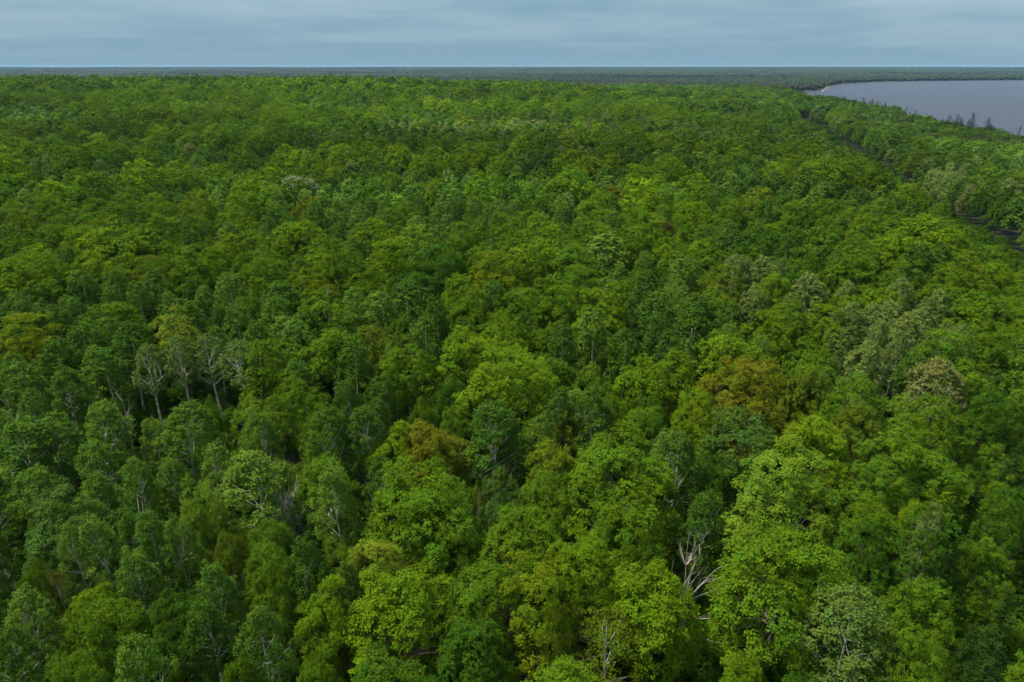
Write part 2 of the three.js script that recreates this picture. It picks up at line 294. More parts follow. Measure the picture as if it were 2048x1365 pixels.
// x, d, height, crown width, kind, leaf colour of the trees that stand out
const STANDOUT = [
  [-7.7,60.6,15.0,6.5,'m','bronze'], [-11.9,61.0,14.3,5.3,'m','lime'], [-8.5,51.4,16.4,8.7,'m','green'], [-2.0,62.0,16.0,7.1,'a','dark'], [6.3,65.7,13.1,3.4,'m','pale'], [14.0,66.7,14.2,5.2,'m','fresh'], [9.8,53.7,16.6,9.0,'m','green'], [3.9,53.0,14.6,5.9,'m','green'],
  [-3.6,55.6,11.2,3.0,'b','olive'], [-0.9,54.1,13.4,3.9,'m','cool'], [-5.9,49.0,14.8,6.2,'m','fresh'], [0.7,47.7,15.0,6.5,'m','green'], [8.3,45.9,14.8,6.1,'m','green'], [-11.4,44.9,14.1,5.0,'m','pale'], [5.6,43.1,14.6,5.8,'m','lime'], [-8.1,38.8,15.3,6.9,'m','lime'],
  [-2.0,40.9,14.5,5.6,'m','fresh'], [1.5,39.1,14.6,5.7,'m','gold'], [10.5,39.9,14.8,6.2,'m','lime'], [7.3,37.6,12.3,5.7,'b','olive'], [24.4,62.4,15.6,7.4,'m','cool'], [31.3,60.5,15.7,7.5,'m','lime'], [24.5,53.2,15.9,7.9,'m','pale2'], [20.2,41.0,16.1,8.3,'m','green'],
  [38.6,58.5,15.5,7.3,'m','fresh'], [41.5,56.0,14.7,5.9,'m','fresh'], [45.5,64.3,15.3,6.9,'m','green'], [31.2,48.9,14.2,5.1,'m','green'], [33.5,45.8,16.0,2.9,'p','grey'], [33.7,45.4,14.2,5.2,'m','deep'], [38.0,45.1,13.6,4.2,'m','green'], [29.8,38.3,14.2,5.1,'m','green'],
  [22.6,35.6,16.0,6.4,'p','grey2'], [26.8,33.7,13.6,4.2,'m','green'], [15.1,33.5,13.0,3.2,'m','lime'], [28.3,44.2,13.7,4.3,'m','deep'], [-50.2,61.6,16.0,6.1,'a','aspen'], [-47.9,62.5,16.0,5.4,'a','aspen'], [-44.1,64.5,16.0,5.8,'a','aspen'], [-35.1,64.0,16.0,5.7,'a','aspen'],
  [-34.9,69.9,12.6,2.6,'m','fresh'], [-26.8,60.9,13.1,3.3,'m','fresh'], [-18.7,62.7,16.0,5.4,'a','dark'], [-35.4,54.4,15.6,4.3,'a','aspen'], [-24.3,54.4,16.0,6.0,'a','light'], [-15.7,52.4,15.5,4.1,'a','light'], [-28.5,52.4,13.6,4.2,'m','pale2'], [-21.0,48.8,13.3,3.7,'m','fresh'],
  [-34.7,47.5,15.2,3.7,'a','light'], [-36.7,46.5,14.6,2.6,'a','light'], [-30.7,47.3,15.0,3.4,'a','aspen'], [-27.9,47.1,14.8,3.1,'a','aspen'], [-24.1,47.3,13.1,3.4,'m','olive'], [-38.1,45.4,11.1,2.8,'b','straw'], [-39.8,44.7,12.6,2.6,'m','green'], [-29.2,38.9,14.4,5.4,'m','green'],
  [-24.5,39.5,13.4,3.9,'m','deep'], [-22.0,41.2,15.0,3.4,'a','aspen'], [-19.1,43.1,13.7,4.4,'m','green'], [-16.3,42.8,15.1,3.5,'a','dark'], [-13.8,39.6,13.9,4.7,'m','lime'], [-17.4,36.6,15.0,3.3,'a','aspen'], [-18.9,34.5,12.7,2.7,'m','green'], [-13.5,34.1,13.0,3.3,'m','green'],
  [-29.7,33.6,13.0,3.3,'m','fresh'], [-68.0,89.2,15.5,7.3,'m','yellow'], [-47.5,90.4,14.7,5.9,'m','pale'], [-46.8,80.7,15.5,4.2,'a','pale_aspen'], [-43.5,82.6,15.7,4.5,'a','pale_aspen'], [-39.8,83.5,15.4,4.1,'a','pale_aspen'], [-35.0,81.0,15.8,4.6,'a','pale_aspen'], [-61.1,193.6,16.0,12.3,'p','silver'],
  [-48.6,162.0,15.1,6.6,'m','bronze'], [-42.2,162.1,14.8,6.1,'m','olive'], [-43.2,137.9,16.8,9.3,'m','lime'], [-74.7,125.7,17.5,11.4,'m','lime'], [-71.9,135.2,17.5,11.4,'m','green'], [-85.9,116.2,17.5,10.6,'m','lime'], [-78.7,109.5,16.7,9.2,'m','green'], [-72.2,116.1,16.0,8.0,'m','lime'],
  [-62.8,114.7,15.5,7.3,'m','olive'], [-56.5,116.3,16.5,8.9,'m','green'], [-41.6,111.7,15.4,7.1,'m','green'], [-31.2,116.0,16.1,8.2,'m','green'], [-59.6,96.4,15.8,7.7,'m','green'], [-41.7,101.9,14.1,5.0,'m','fresh'], [-27.2,94.5,16.2,8.4,'m','fresh'], [-30.4,79.4,15.4,7.0,'m','green'],
  [4.1,119.1,16.8,9.3,'m','lime'], [-2.9,111.8,16.5,8.8,'m','gold'], [10.8,114.6,16.6,9.1,'m','fresh'], [7.2,97.3,15.5,7.3,'m','green'], [12.8,94.9,16.1,8.2,'m','lime'], [18.0,127.3,16.0,8.7,'a','light'], [-6.8,99.5,14.7,6.0,'m','green'], [-1.7,89.6,15.1,6.5,'m','lime'],
  [-5.7,81.9,15.9,8.0,'m','lime'], [-0.5,72.2,16.9,9.5,'m','lime'], [-13.1,77.2,15.3,7.0,'m','green'], [-19.3,97.4,16.0,5.5,'a','light'], [-15.8,100.5,16.0,7.2,'a','dark'], [-11.1,93.4,15.8,4.7,'a','dark'], [-16.3,93.9,13.8,4.5,'m','green'], [15.9,86.9,13.1,3.4,'m','fresh'],
  [6.7,84.8,15.9,4.9,'a','dark'], [29.2,114.1,16.0,6.0,'a','light'], [33.9,149.7,14.0,4.8,'m','red'], [27.7,183.6,14.9,6.4,'m','bronze'], [15.6,76.6,14.9,6.3,'m','lime'], [20.1,77.3,14.2,5.2,'m','lime'], [10.2,76.9,13.4,3.9,'m','pale2'], [20.8,94.4,16.0,5.8,'a','dark'],
  [25.7,90.7,16.0,5.9,'a','dark'], [21.3,105.6,16.0,5.9,'a','dark'], [20.3,81.8,15.9,4.9,'a','dark'], [8.8,65.5,15.9,4.8,'a','dark'], [5.2,67.2,15.6,4.4,'a','dark'], [26.2,70.3,16.8,9.3,'m','bronze'], [28.8,81.5,16.4,8.6,'m','lime'], [36.1,74.9,14.4,5.4,'m','olive'],
  [39.8,70.8,14.9,6.3,'m','fresh'], [45.5,80.0,16.0,5.4,'p','grey'], [51.1,84.6,16.0,3.7,'p','grey'], [51.8,74.9,16.0,6.2,'p','taupe'], [39.1,115.5,16.0,6.1,'p','grey'], [43.4,113.9,16.0,6.0,'p','grey'], [47.7,105.4,16.0,6.6,'p','grey'], [49.3,94.5,16.0,5.2,'p','grey'],
  [52.5,92.9,16.0,5.0,'p','grey'], [55.9,90.3,16.0,4.9,'p','grey'], [43.0,107.5,14.9,6.2,'m','lime'], [59.4,104.9,15.1,6.6,'m','lime'], [40.5,95.2,14.8,6.2,'m','green'], [46.3,94.7,14.8,6.2,'m','lime'], [68.7,95.1,14.8,6.2,'m','lime'], [108.8,187.9,16.2,8.4,'m','lime'],
  [113.9,181.6,14.1,5.0,'m','fresh'], [84.6,138.1,17.5,10.6,'m','lime'], [90.5,122.5,14.7,5.9,'m','lime'], [94.9,141.3,14.9,6.3,'m','lime'], [60.2,167.4,16.3,8.5,'m','gold'], [20.3,67.9,14.1,5.0,'m','lime'], [34.4,75.6,13.6,4.3,'m','olive'], [56.5,76.2,14.8,6.1,'m','fresh'],
  [66.6,87.9,14.8,6.2,'m','green'], [44.6,51.0,13.5,4.0,'m','deep'], [35.8,38.4,14.0,3.9,'s','hemlock'], [31.7,33.4,14.0,3.9,'s','hemlock'], [31.1,35.1,14.0,2.7,'s','hemlock'], [50.8,59.9,14.0,4.5,'s','hemlock'], [53.7,68.4,14.1,5.0,'m','deep'], [-58.3,86.4,16.0,6.1,'a','dark'],
  [-59.1,81.0,16.0,5.8,'a','dark'], [-51.7,79.2,16.0,5.6,'a','aspen'], [-60.0,75.6,16.0,5.4,'a','aspen'], [-52.2,72.6,16.0,5.3,'a','dark'], [-35.8,101.3,16.0,6.2,'a','dark'], [-12.3,42.1,14.4,2.3,'a','dark'], [19.2,57.3,13.7,4.4,'m','deep'], [15.8,56.2,16.0,5.2,'a','dark'],
  [16.7,48.6,15.3,3.8,'a','dark'], [-7.3,72.7,13.5,4.1,'m','deep'], [-10.4,68.8,13.1,3.4,'m','green'], [-24.5,71.4,14.6,5.8,'m','green'], [-19.9,77.6,15.9,4.9,'a','dark'], [-18.8,69.6,15.4,3.9,'a','dark'], [-15.5,62.1,15.8,4.6,'a','dark']
];
const DEAD = [
  [-20.9,54.1,13.0,'dead_fan'],
  [13.9,42.6,12.6,'dead_fork'],
  [-29.7,104.3,14.0,'dead_thin'],
  [67.7,112.6,14.0,'dead_thin'],
  [-45.8,71.0,14.0,'dead_top'],
  [-58.5,70.7,14.0,'dead_top'],
  [14.6,45.0,14.0,'dead_thin'],
  [-46.2,273.2,14.0,'dead_thin'],
];

// ---------------------------------------------------------------- trees, one of each form
const protos = {};
function proto(kind, variant, level) {                       // level 0: near, with limbs; 1, 2: farther, with coarser leaves
  const key = kind + variant + '_' + level; if (protos[key]) return protos[key];
  const t = new THREE.Group(), s = [1, 1.35, 1.9][level];
  if (kind === 'hemlock' || kind === 'spruce') {
    const H = 14, R = 2.6, pts = [], rad = []; for (let i = 0; i <= 6; i++) { pts.push(V(0.1 * Math.sin(i + variant), -0.3 + i / 6 * H, 0.1 * Math.cos(i * 2))); rad.push(0.2 * (1 - i / 6.3)); }
    const tr = new THREE.Mesh(tube(pts, rad, 6), BARK.darkBark); tr.name = 'trunk';
    const cr = new THREE.Mesh(conicalCrown(variant + 1, H, R, level && kind === 'hemlock' ? 2 : 1, kind === 'hemlock' ? 1.5 : 2.2), leaf('hemlock')); cr.name = 'crown'; t.add(tr, cr); t.userData.size = [R, H];
  } else {
    const K = KIND[kind], seed = variant * 17 + kind.length * 101 + 1, T = trunkGeometry(kind, seed);
    const tr = new THREE.Mesh(T.geo, BARK[K.bark]); tr.name = 'trunk'; t.add(tr);
    if (level === 0 || kind === 'open_aspen') for (const g of limbGeometries(kind, seed, T.pts, kind === 'maple' ? 5 : 6)) { const l = new THREE.Mesh(g, BARK[K.bark]); l.name = 'limb'; t.add(l); }
    const cr = new THREE.Mesh(crownGeometry(kind, seed, s), leaf('green')); cr.name = 'crown'; t.add(cr); t.userData.size = [K.R, K.H];
  }
  return protos[key] = t;
}
const NAMES = { m: ['maple', 'maple_tree', 'maple', 6], a: ['aspen', 'aspen_tree', 'aspen', 5], p: ['poplar', 'poplar_tree', 'poplar', 3], b: ['birch', 'birch_tree', 'birch', 2], s: ['hemlock', 'conifer_tree', 'conifer', 2] };
const GROUPS = { m: 'broad maples of the near forest', a: 'slender aspens of the near forest', p: 'grey-leaved poplars of the near forest', b: 'birches among the maples', s: 'dark conifers at the right edge' };
const rnd = mulberry(20240611);
const trees = [];
for (const [x, d, H, w, k, tint] of STANDOUT) trees.push({ x, d, H, r: w / 2, k, tint, hand: true });

// fill the stand between them, large crowns first
const zc = (x, d) => 0.9275 * d + 0.3738 * 34;
const seen = (x, d, m) => Math.abs(x) < 0.75 * zc(x, d) + m && d > 18;
const inEllipse = (x, d, cx, cd, rx, rd) => ((x - cx) / rx) ** 2 + ((d - cd) / rd) ** 2 < 1;
const hollow = (x, d) => inEllipse(x, d, -41, 79, 13, 11) || inEllipse(x, d, 43, 46, 6, 14);
const NEAR = 168;
function pickKind(x, d) {
  const q = rnd();
  if (x < -(5 + 0.27 * d) && d < 112) return q < 0.66 ? 'a' : 'm';
  if (inEllipse(x, d, 24, 100, 13, 26) || inEllipse(x, d, -18, 82, 9, 16)) return q < 0.7 ? 'a' : 'm';
  if (inEllipse(x, d, 52, 105, 18, 20)) return q < 0.6 ? 'p' : 'm';
  if (inEllipse(x, d, -30, 160, 34, 22)) return q < 0.75 ? 'a' : 'm';
  const f = fbm(x / 26 + 3, d / 26 + 8, 3);
  return q < ss(0.55, 0.75, f) * 0.8 + 0.08 ? 'a' : 'm';
}
function pickTint(k, x, d) {
  const q = rnd();
  if (k === 'a') return q < 0.42 ? 'aspen' : q < 0.75 ? 'dark' : 'light';
  if (k === 'p') return q < 0.75 ? 'grey' : 'grey2';
  if (k === 'm') return q < 0.30 ? 'lime' : q < 0.62 ? 'green' : q < 0.80 ? 'fresh' : q < 0.89 ? 'deep' : q < 0.93 ? 'gold' : q < 0.96 ? 'cool' : q < 0.98 ? 'olive' : 'pale2';
  return 'hemlock';
}
for (const [tries, lo, hi, f] of [[5000, 3.0, 4.3, 0.92], [9000, 2.1, 2.9, 0.92], [9000, 1.5, 2.0, 0.98]]) {
  for (let i = 0; i < tries; i++) {
    const d = 20 + Math.sqrt(rnd()) * (NEAR - 20), x = (rnd() * 2 - 1) * (0.75 * zc(0, d) + 7);
    if (!seen(x, d, 5) || inGap(x, d) || hollow(x, d)) continue;
    let r = lerp(lo, hi, rnd()); const k = pickKind(x, d); if (k === 'a') r = Math.min(r, 1.9 + rnd() * 0.9); if (k === 'p') r = Math.min(r, 2.7); if (d < 70) r *= 0.85;
    let ok = true;
    for (const t of trees) { const D = Math.hypot(t.x - x, t.d - d); if (D < f * (t.r + r)) { ok = false; break; } }
    for (const t of DEAD) if (Math.hypot(t[0] - x, t[1] - d) < r + 0.9 || (t[3] === 'dead_fan' || t[3] === 'dead_fork') && Math.abs(t[0] - x * t[1] / d) < 3 && d < t[1] && d > t[1] - 13) ok = false;
    if (!ok) continue;
    trees.push({ x, d, r, H: k === 'm' ? 6.6 + r * 2.15 + rnd() * 1.6 : k === 'a' ? 8.6 + r * 2.2 + rnd() * 2 : 14 + rnd() * 1.8, k, tint: pickTint(k, x, d) });
  }
}
for (const [x, d, H] of [[41, 40, 10], [46, 47, 11], [44.5, 56, 12], [37.5, 34, 9], [49.5, 52.5, 12], [40, 49, 10.5]]) trees.push({ x, d, H, r: 1.9, k: 's', tint: 'hemlock' });
for (const t of trees) if (!t.hand && t.x > 52 + 0.3 * t.d) t.H *= 0.86;
const far0 = [];
{ // at most 300 of a kind are trees of their own; smaller and farther ones join the forest mass
  const by = {}; for (const t of trees) (by[t.k] ??= []).push(t);
  for (const k in by) { by[k].sort((a, b) => (b.hand ? 1e3 : 0) + b.r / b.d - (a.hand ? 1e3 : 0) - a.r / a.d); by[k].slice(290).forEach((t) => { t.mass = true; far0.push(t); }); }
  console.log('near trees', trees.length, Object.entries(by).map(([k, v]) => k + v.length).join(' '));
}

// where a thing stands as seen from the drone: bearing and dip
const bearing = (t) => Math.atan2(t.x, t.d), dip = (t) => Math.atan2(EYE - ground(t.x, t.d) - (t.H ?? 13), Math.hypot(t.x, t.d));
const MARK = [   // trees that single themselves out: index in STANDOUT, label, short name used for their neighbours
  [0, 'maple with an orange-bronze top in the lower middle of the forest', 'orange-topped maple'], [117, 'large wide bronze maple right of centre, the biggest brownish crown', 'big bronze maple'],
  [65, 'bright yellow-green maple at the left edge of the picture', 'bright yellow maple'], [13, 'pale straw-green tufted maple in the foreground left of centre', 'pale tufted foreground maple'],
  [19, 'olive birch with bare white limbs near the bottom edge', 'white-limbed birch'], [53, 'straw-brown thin birch low at the left, among green aspens', 'straw-brown birch'],
  [71, 'silvery pale poplar standing out far left of centre', 'silvery poplar'], [106, 'small reddish brown maple far off right of centre', 'reddish brown maple'],
  [123, 'grey-brown rounded poplar near the right edge, behind green maples', 'grey-brown poplar'], [32, 'big soft grey-green poplar at the lower right', 'big lower-right poplar'],
  [22, 'tall pale green maple with bright top right of the broken white snag', 'tall pale green maple'], [89, 'golden-topped maple near the centre of the forest', 'golden central maple'],
  [66, 'pale straw-green maple just behind the four pale-trunked aspens', 'pale maple behind the hollow'], [52, 'olive brownish maple in the lower left, among aspens', 'olive lower-left maple'],
  [137, 'wide yellow-green maple at the brink of the road clearing', 'wide maple by the clearing'], [107, 'bronze maple far off, a little right of centre', 'far bronze maple'],
  [72, 'small bronze maple just in front of the silvery poplar', 'small far bronze maple'], [17, 'golden green maple at the bottom centre of the picture', 'golden bottom-centre maple'],
];
const ASPEN4 = ['leftmost of the four tall pale-trunked aspens above the dark hollow', 'second from left of the four pale-trunked aspens above the dark hollow', 'third from left of the four pale-trunked aspens above the dark hollow', 'rightmost of the four pale-trunked aspens above the dark hollow'];
for (const [i, label, short] of MARK) { trees[i].label = label; trees[i].short = short; }
STANDOUT.forEach((s, i) => { if (s[5] === 'pale_aspen') { const n = STANDOUT.slice(0, i).filter((q) => q[5] === 'pale_aspen').length; trees[i].label = ASPEN4[n]; trees[i].open = true; } });
const marks = trees.filter((t) => t.short);
const ORD = ['nearest', 'second nearest', 'third nearest', 'fourth nearest', 'fifth nearest', 'sixth nearest', 'seventh nearest', 'eighth nearest', 'ninth nearest', 'tenth nearest'];
const nth = (n) => ORD[n] ?? (n + 1) + 'th nearest';
{
  const cells = {};
  for (const t of trees) {
    if (t.mass || t.label) continue;
    let best = null, bd = 1e9;
    for (const m of marks) { const q = Math.hypot(bearing(m) - bearing(t), dip(m) - dip(t)); if (q < bd) { bd = q; best = m; } }
    const db = bearing(t) - bearing(best), dd = dip(t) - dip(best);
    t.rel = Math.abs(db) > Math.abs(dd) ? (db < 0 ? 'to the left of' : 'to the right of') : dd > 0 ? 'in front of' : 'behind'; t.off = bd; t.best = best;
    (cells[[t.k, t.tint, best.short, t.rel]] ??= []).push(t);
  }
  for (const c of Object.values(cells)) c.sort((a, b) => a.off - b.off).forEach((t, n) => {
    t.label = (c.length > 1 ? nth(n) + ' ' : '') + TINT[t.tint][1] + ' ' + { m: t.r > 3.3 ? 'broad maple' : 'maple', a: 'slender aspen', p: 'poplar', b: 'birch', s: 'conifer' }[t.k] + ' ' + t.rel + ' the ' + t.best.short;
  });
}
for (const t of trees) {
  if (t.mass) continue;
  const [kind, name, cat, nv] = NAMES[t.k], level = t.d < 74 ? 0 : t.d < 118 ? 1 : 2;
  const p = proto(t.open ? 'open_aspen' : kind, t.open ? Math.floor(rnd() * 2) : Math.floor(rnd() * nv), level), c = p.clone(), [R, H] = p.userData.size;
  c.name = numbered(name); c.position.set(t.x, ground(t.x, t.d), -t.d); c.rotation.y = rnd() * 6.28;
  const w = 1.1 * t.r / R; c.scale.set(w * (0.9 + 0.2 * rnd()), t.H / H, w * (0.9 + 0.2 * rnd())); c.rotation.x = (rnd() - 0.5) * 0.09; c.rotation.z = (rnd() - 0.5) * 0.09;
  c.traverse((o) => { if (o.name === 'crown') o.material = leaf(t.tint); });
  scene.add(shade(tag(c, t.label, cat, GROUPS[t.k])));
}
console.log('near trees placed');

// ---------------------------------------------------------------- dead trees
function deadTree(style, seed, H, bark) {
  const r = mulberry(seed), t = new THREE.Group(), add = (name, parts) => { const m = new THREE.Mesh(parts.length > 1 ? mergeGeometries(parts) : parts[0], bark); m.name = name; t.add(m); };
  const wander = (a, dir, len, r0, n = 4, bend = 0.25) => { const pts = [a.clone()], rad = [r0]; let p = a.clone(), q = dir.clone().normalize(); for (let i = 1; i <= n; i++) { q = q.clone().add(V((r() - .5) * bend, (r() - .3) * bend, (r() - .5) * bend)).normalize(); p = p.clone().addScaledVector(q, len / n); pts.push(p); rad.push(r0 * (1 - 0.8 * i / n)); } return [pts, rad]; };
  const limb = (a, dir, len, r0, twigs) => {
    const [pts, rad] = wander(a, dir, len, r0), parts = [tube(pts, rad, 5)];
    for (let i = 0; i < twigs; i++) { const k = 1 + Math.floor(r() * (pts.length - 1)), [p2, r2] = wander(pts[k], dir.clone().add(V((r() - .5) * 1.5, r() * 0.7, (r() - .5) * 1.5)), len * (0.25 + 0.3 * r()), rad[k] * 0.6 + 0.01, 3); parts.push(tube(p2, r2, 4)); }
    add('limb', parts);
  };
  if (style === 'dead_fork') {
    const pts = [V(0, -0.3, 0), V(0.15, 3, 0), V(-0.1, 6, 0.1), V(0, 9, 0)]; add('trunk', [tube(pts, [0.26, 0.22, 0.18, 0.14], 7)]);
    const top = pts[3];
    limb(top, V(-0.28, 1, 0.1), 2.2, 0.09, 1); limb(top, V(0.16, 1, -0.15), 2.8, 0.10, 4); limb(top, V(0.62, 1, 0.1), 4.0, 0.08, 7); limb(top, V(1.1, 0.62, 0.2), 3.5, 0.065, 7);
    limb(V(0, 8.2, 0), V(-1, 0.5, 0.6), 2.6, 0.1, 2); limb(V(0, 7.2, 0), V(1.1, 0.32, 0.5), 3.6, 0.06, 6); limb(V(0, 5.6, 0), V(1.2, 0.1, 0.7), 3.6, 0.05, 6);
  } else {
    const fan = style === 'dead_fan', n = fan ? 13 : 9, pts = [], rad = []; for (let i = 0; i <= 6; i++) { pts.push(V((r() - .5) * 0.3 - i * 0.08, -0.3 + i / 6 * H, (r() - .5) * 0.3)); rad.push((fan ? 0.25 : 0.15) * (1.05 - i / 6)); }
    add('trunk', [tube(pts, rad, 6)]);
    for (let i = 0; i < n; i++) { const y = H * (fan ? 0.4 + 0.45 * i / n : 0.5 + 0.42 * i / n), a = i * 2.4 + r(), b = pts[Math.min(5, Math.floor(y / H * 6))].clone().lerp(pts[Math.min(6, Math.floor(y / H * 6) + 1)], 0.5); limb(b, V(Math.cos(a) * 0.65, fan ? 1.1 : 0.8, Math.sin(a) * 0.65), (fan ? 3.6 : 2.2) * (1.15 - 0.5 * i / n), fan ? 0.075 : 0.045, fan ? 7 : 4); }
  }
  return t;
}
const DEADLABEL = ['bare silvery dead tree with many fine upright branches, lower left', 'broken white snag with thick forked limbs near the bottom right', 'thin bare dead tree between maples left of the centre', 'thin grey dead tree among maples near the right edge', 'bare-topped pale dead tree just left of the dark hollow', 'bare pale dead tree at the left edge', 'slender bare grey tree just behind the broken white snag', 'thin bare dead tree far off above the centre left'];
DEAD.forEach(([x, d, H, style], i) => {
  const t = deadTree(style, 900 + i * 7, H, style === 'dead_fork' ? BARK.whiteDead : BARK.deadBark);
  t.name = numbered('dead_tree'); t.position.set(x, ground(x, d), -d); if (style !== 'dead_fork') t.rotation.y = i;
  scene.add(shade(tag(t, DEADLABEL[i], 'dead tree', 'dead trees')));
});

// ---------------------------------------------------------------- tall conifers on the lake shore
const SHORE = [[350.2, 572.9, 15, 'leftmost small pine of the dark clump on the near shore at right'], [340.2, 546.1, 17, 'dark pine left of the tallest shore pine'], [359, 570.7, 14, 'slim dark pine close beside the tallest shore pine'], [344.6, 535.4, 19, 'tallest dark pine standing against the lake'], [345.3, 517.7, 17, 'rightmost tall dark pine standing against the lake'], [355.8, 529.8, 12, 'short dark pine at the right end of the shore pines'],
  [413.4, 902.1, 15.5, 'leftmost dark tree top against the far part of the lake'], [432.1, 908, 13, 'second dark tree top from left against the far lake'], [430.6, 866.4, 13, 'third dark tree top from left against the far lake'], [444.2, 876.5, 12, 'fourth dark tree top from left against the far lake'], [280.6, 655.5, 16, 'pointed dark conifer inland, right of the road clearing']];
SHORE.forEach(([x, d, H, label], i) => {
  const c = proto('spruce', i % 3, 1).clone(); c.name = numbered('shore_pine'); c.position.set(x, ground(x, d), -d); c.scale.set(1.7, H / 13.4, 1.7); c.rotation.y = i * 1.7;
  c.traverse((o) => { if (o.name === 'crown') o.material = leaf('spruce'); });
  scene.add(shade(tag(c, label, 'pine', 'dark pines along the lake shore')));
});
{ // the boat by the wooded point
  const b = new THREE.Group(); b.name = 'boat'; b.position.set(690, LAKE_Y, -1612); b.rotation.y = 0.5;
  const white = new THREE.MeshStandardMaterial({ color: 0xe8e8e4, roughness: 0.5 }), sh = new THREE.Shape(); sh.moveTo(-2.8, -1); sh.lineTo(1.2, -1.05); sh.quadraticCurveTo(2.6, -0.7, 3.4, 0); sh.quadraticCurveTo(2.6, 0.7, 1.2, 1.05); sh.lineTo(-2.8, 1); sh.closePath();
  const hg = new THREE.ExtrudeGeometry(sh, { depth: 0.9, bevelEnabled: true, bevelSize: 0.12, bevelThickness: 0.12, bevelSegments: 1 }); hg.rotateX(-Math.PI / 2);
  const hull = new THREE.Mesh(hg, white); hull.name = 'hull';
  const cs = new THREE.Shape(); cs.moveTo(-1.2, 0); cs.lineTo(1.1, 0); cs.lineTo(0.5, 1.1); cs.lineTo(-1.2, 1.2); cs.closePath();
  const cg = new THREE.ExtrudeGeometry(cs, { depth: 1.5, bevelEnabled: true, bevelSize: 0.06, bevelThickness: 0.06, bevelSegments: 1 }); cg.translate(0, 1.0, -0.75);
  const cabin = new THREE.Mesh(cg, white); cabin.name = 'cabin'; b.add(hull, cabin);
  scene.add(shade(tag(b, 'small white boat on the lake beside the wooded point', 'boat')));
}

// ---------------------------------------------------------------- the forest beyond: masses too many to count
const M4 = new THREE.Matrix4(), Q = new THREE.Quaternion(), UP = V(0, 1, 0), C = new THREE.Color();
const whiteLeaf = leafMaterial(1, 1, 1);
class Mass {
  constructor(name, geos) { this.name = name; this.sets = geos.map((g) => ({ g, m: [], c: [] })); }
  add(x, y, d, sx, sy, rot, col) { const s = this.sets[Math.floor(rnd() * this.sets.length)]; Q.setFromAxisAngle(UP, rot); M4.compose(V(x, y, -d), Q, V(sx, sy, sx)); s.m.push(M4.clone()); s.c.push(col); }
  build(parent, mat) {
    this.sets.forEach((s) => {
      if (!s.m.length) return; const im = new THREE.InstancedMesh(s.g, mat, s.m.length); im.name = this.name; im.castShadow = im.receiveShadow = true; im.userData.kind = 'stuff';
      s.m.forEach((m, i) => { im.setMatrixAt(i, m); im.setColorAt(i, C.setRGB(...s.c[i])); }); parent.add(im);
    });
  }
}
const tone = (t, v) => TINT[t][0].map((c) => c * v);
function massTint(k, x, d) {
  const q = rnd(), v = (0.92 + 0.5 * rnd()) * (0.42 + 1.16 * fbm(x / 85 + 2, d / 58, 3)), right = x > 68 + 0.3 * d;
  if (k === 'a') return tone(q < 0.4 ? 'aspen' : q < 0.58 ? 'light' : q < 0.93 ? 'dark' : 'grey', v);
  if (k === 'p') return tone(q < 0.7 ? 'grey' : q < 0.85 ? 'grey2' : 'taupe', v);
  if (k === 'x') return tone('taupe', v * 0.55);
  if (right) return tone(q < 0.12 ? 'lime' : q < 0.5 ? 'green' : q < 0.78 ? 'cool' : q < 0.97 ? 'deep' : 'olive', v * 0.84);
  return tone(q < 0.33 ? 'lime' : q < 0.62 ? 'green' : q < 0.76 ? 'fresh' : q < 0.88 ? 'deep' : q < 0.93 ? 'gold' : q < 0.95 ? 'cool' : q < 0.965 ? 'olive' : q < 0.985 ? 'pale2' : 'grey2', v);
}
function massKind(x, d) {
  const q = rnd();
  if (inEllipse(x, d, 30, 372, 95, 62)) return q < 0.4 ? 'a' : q < 0.85 ? 'p' : 'm';
  if (inEllipse(x, d, -28, 176, 34, 26)) return q < 0.75 ? 'a' : 'm';
  if (inEllipse(x, d, 172, 250, 26, 26)) return q < 0.7 ? 'p' : 'm';
  if (inEllipse(x, d, 285, 455, 40, 26) || inEllipse(x, d, 300, 640, 60, 30) || inEllipse(x, d, 420, 1180, 120, 70)) return q < 0.7 ? 'x' : 'a';
  if (x > 100 + 0.3 * d) return q < 0.42 ? 'a' : q < 0.55 ? 'p' : 'm';
  const f = fbm(x / 38 + 13, d / 30 + 8, 3);
  return q < ss(0.45, 0.58, f) * 0.9 + 0.03 ? 'a' : q > 0.97 ? 'p' : 'm';
}
const LOD = [2.6, 4, 7.5], mass = {};
for (const [k, kind, nv] of [['m', 'maple', 5], ['a', 'aspen', 3], ['p', 'poplar', 2]]) LOD.forEach((s, l) => { mass[k + l] = new Mass(kind + '_foliage', Array.from({ length: nv }, (_, v) => crownGeometry(kind, v * 17 + kind.length * 101 + 1, s))); });
mass.x0 = mass.p0; mass.x1 = mass.p1; mass.x2 = mass.p2;
const firGeo = [conicalCrown(5, 14, 2.4, 6, 1.1), conicalCrown(6, 14, 2.1, 6, 1.1)], firs = new Mass('conifer_foliage', firGeo);
function plant(x, d, k, r, H, l, tint) { const [R0, H0] = k === 'm' ? [4, 15] : k === 'a' ? [2.3, 15] : [3, 16]; mass[k + l].add(x, ground(x, d), d, r / R0, H / H0, rnd() * 6.28, tint); }
for (const t of far0) plant(t.x, t.d, t.k, t.r, t.H, 0, tone(t.tint, 0.9 + 0.2 * rnd()));
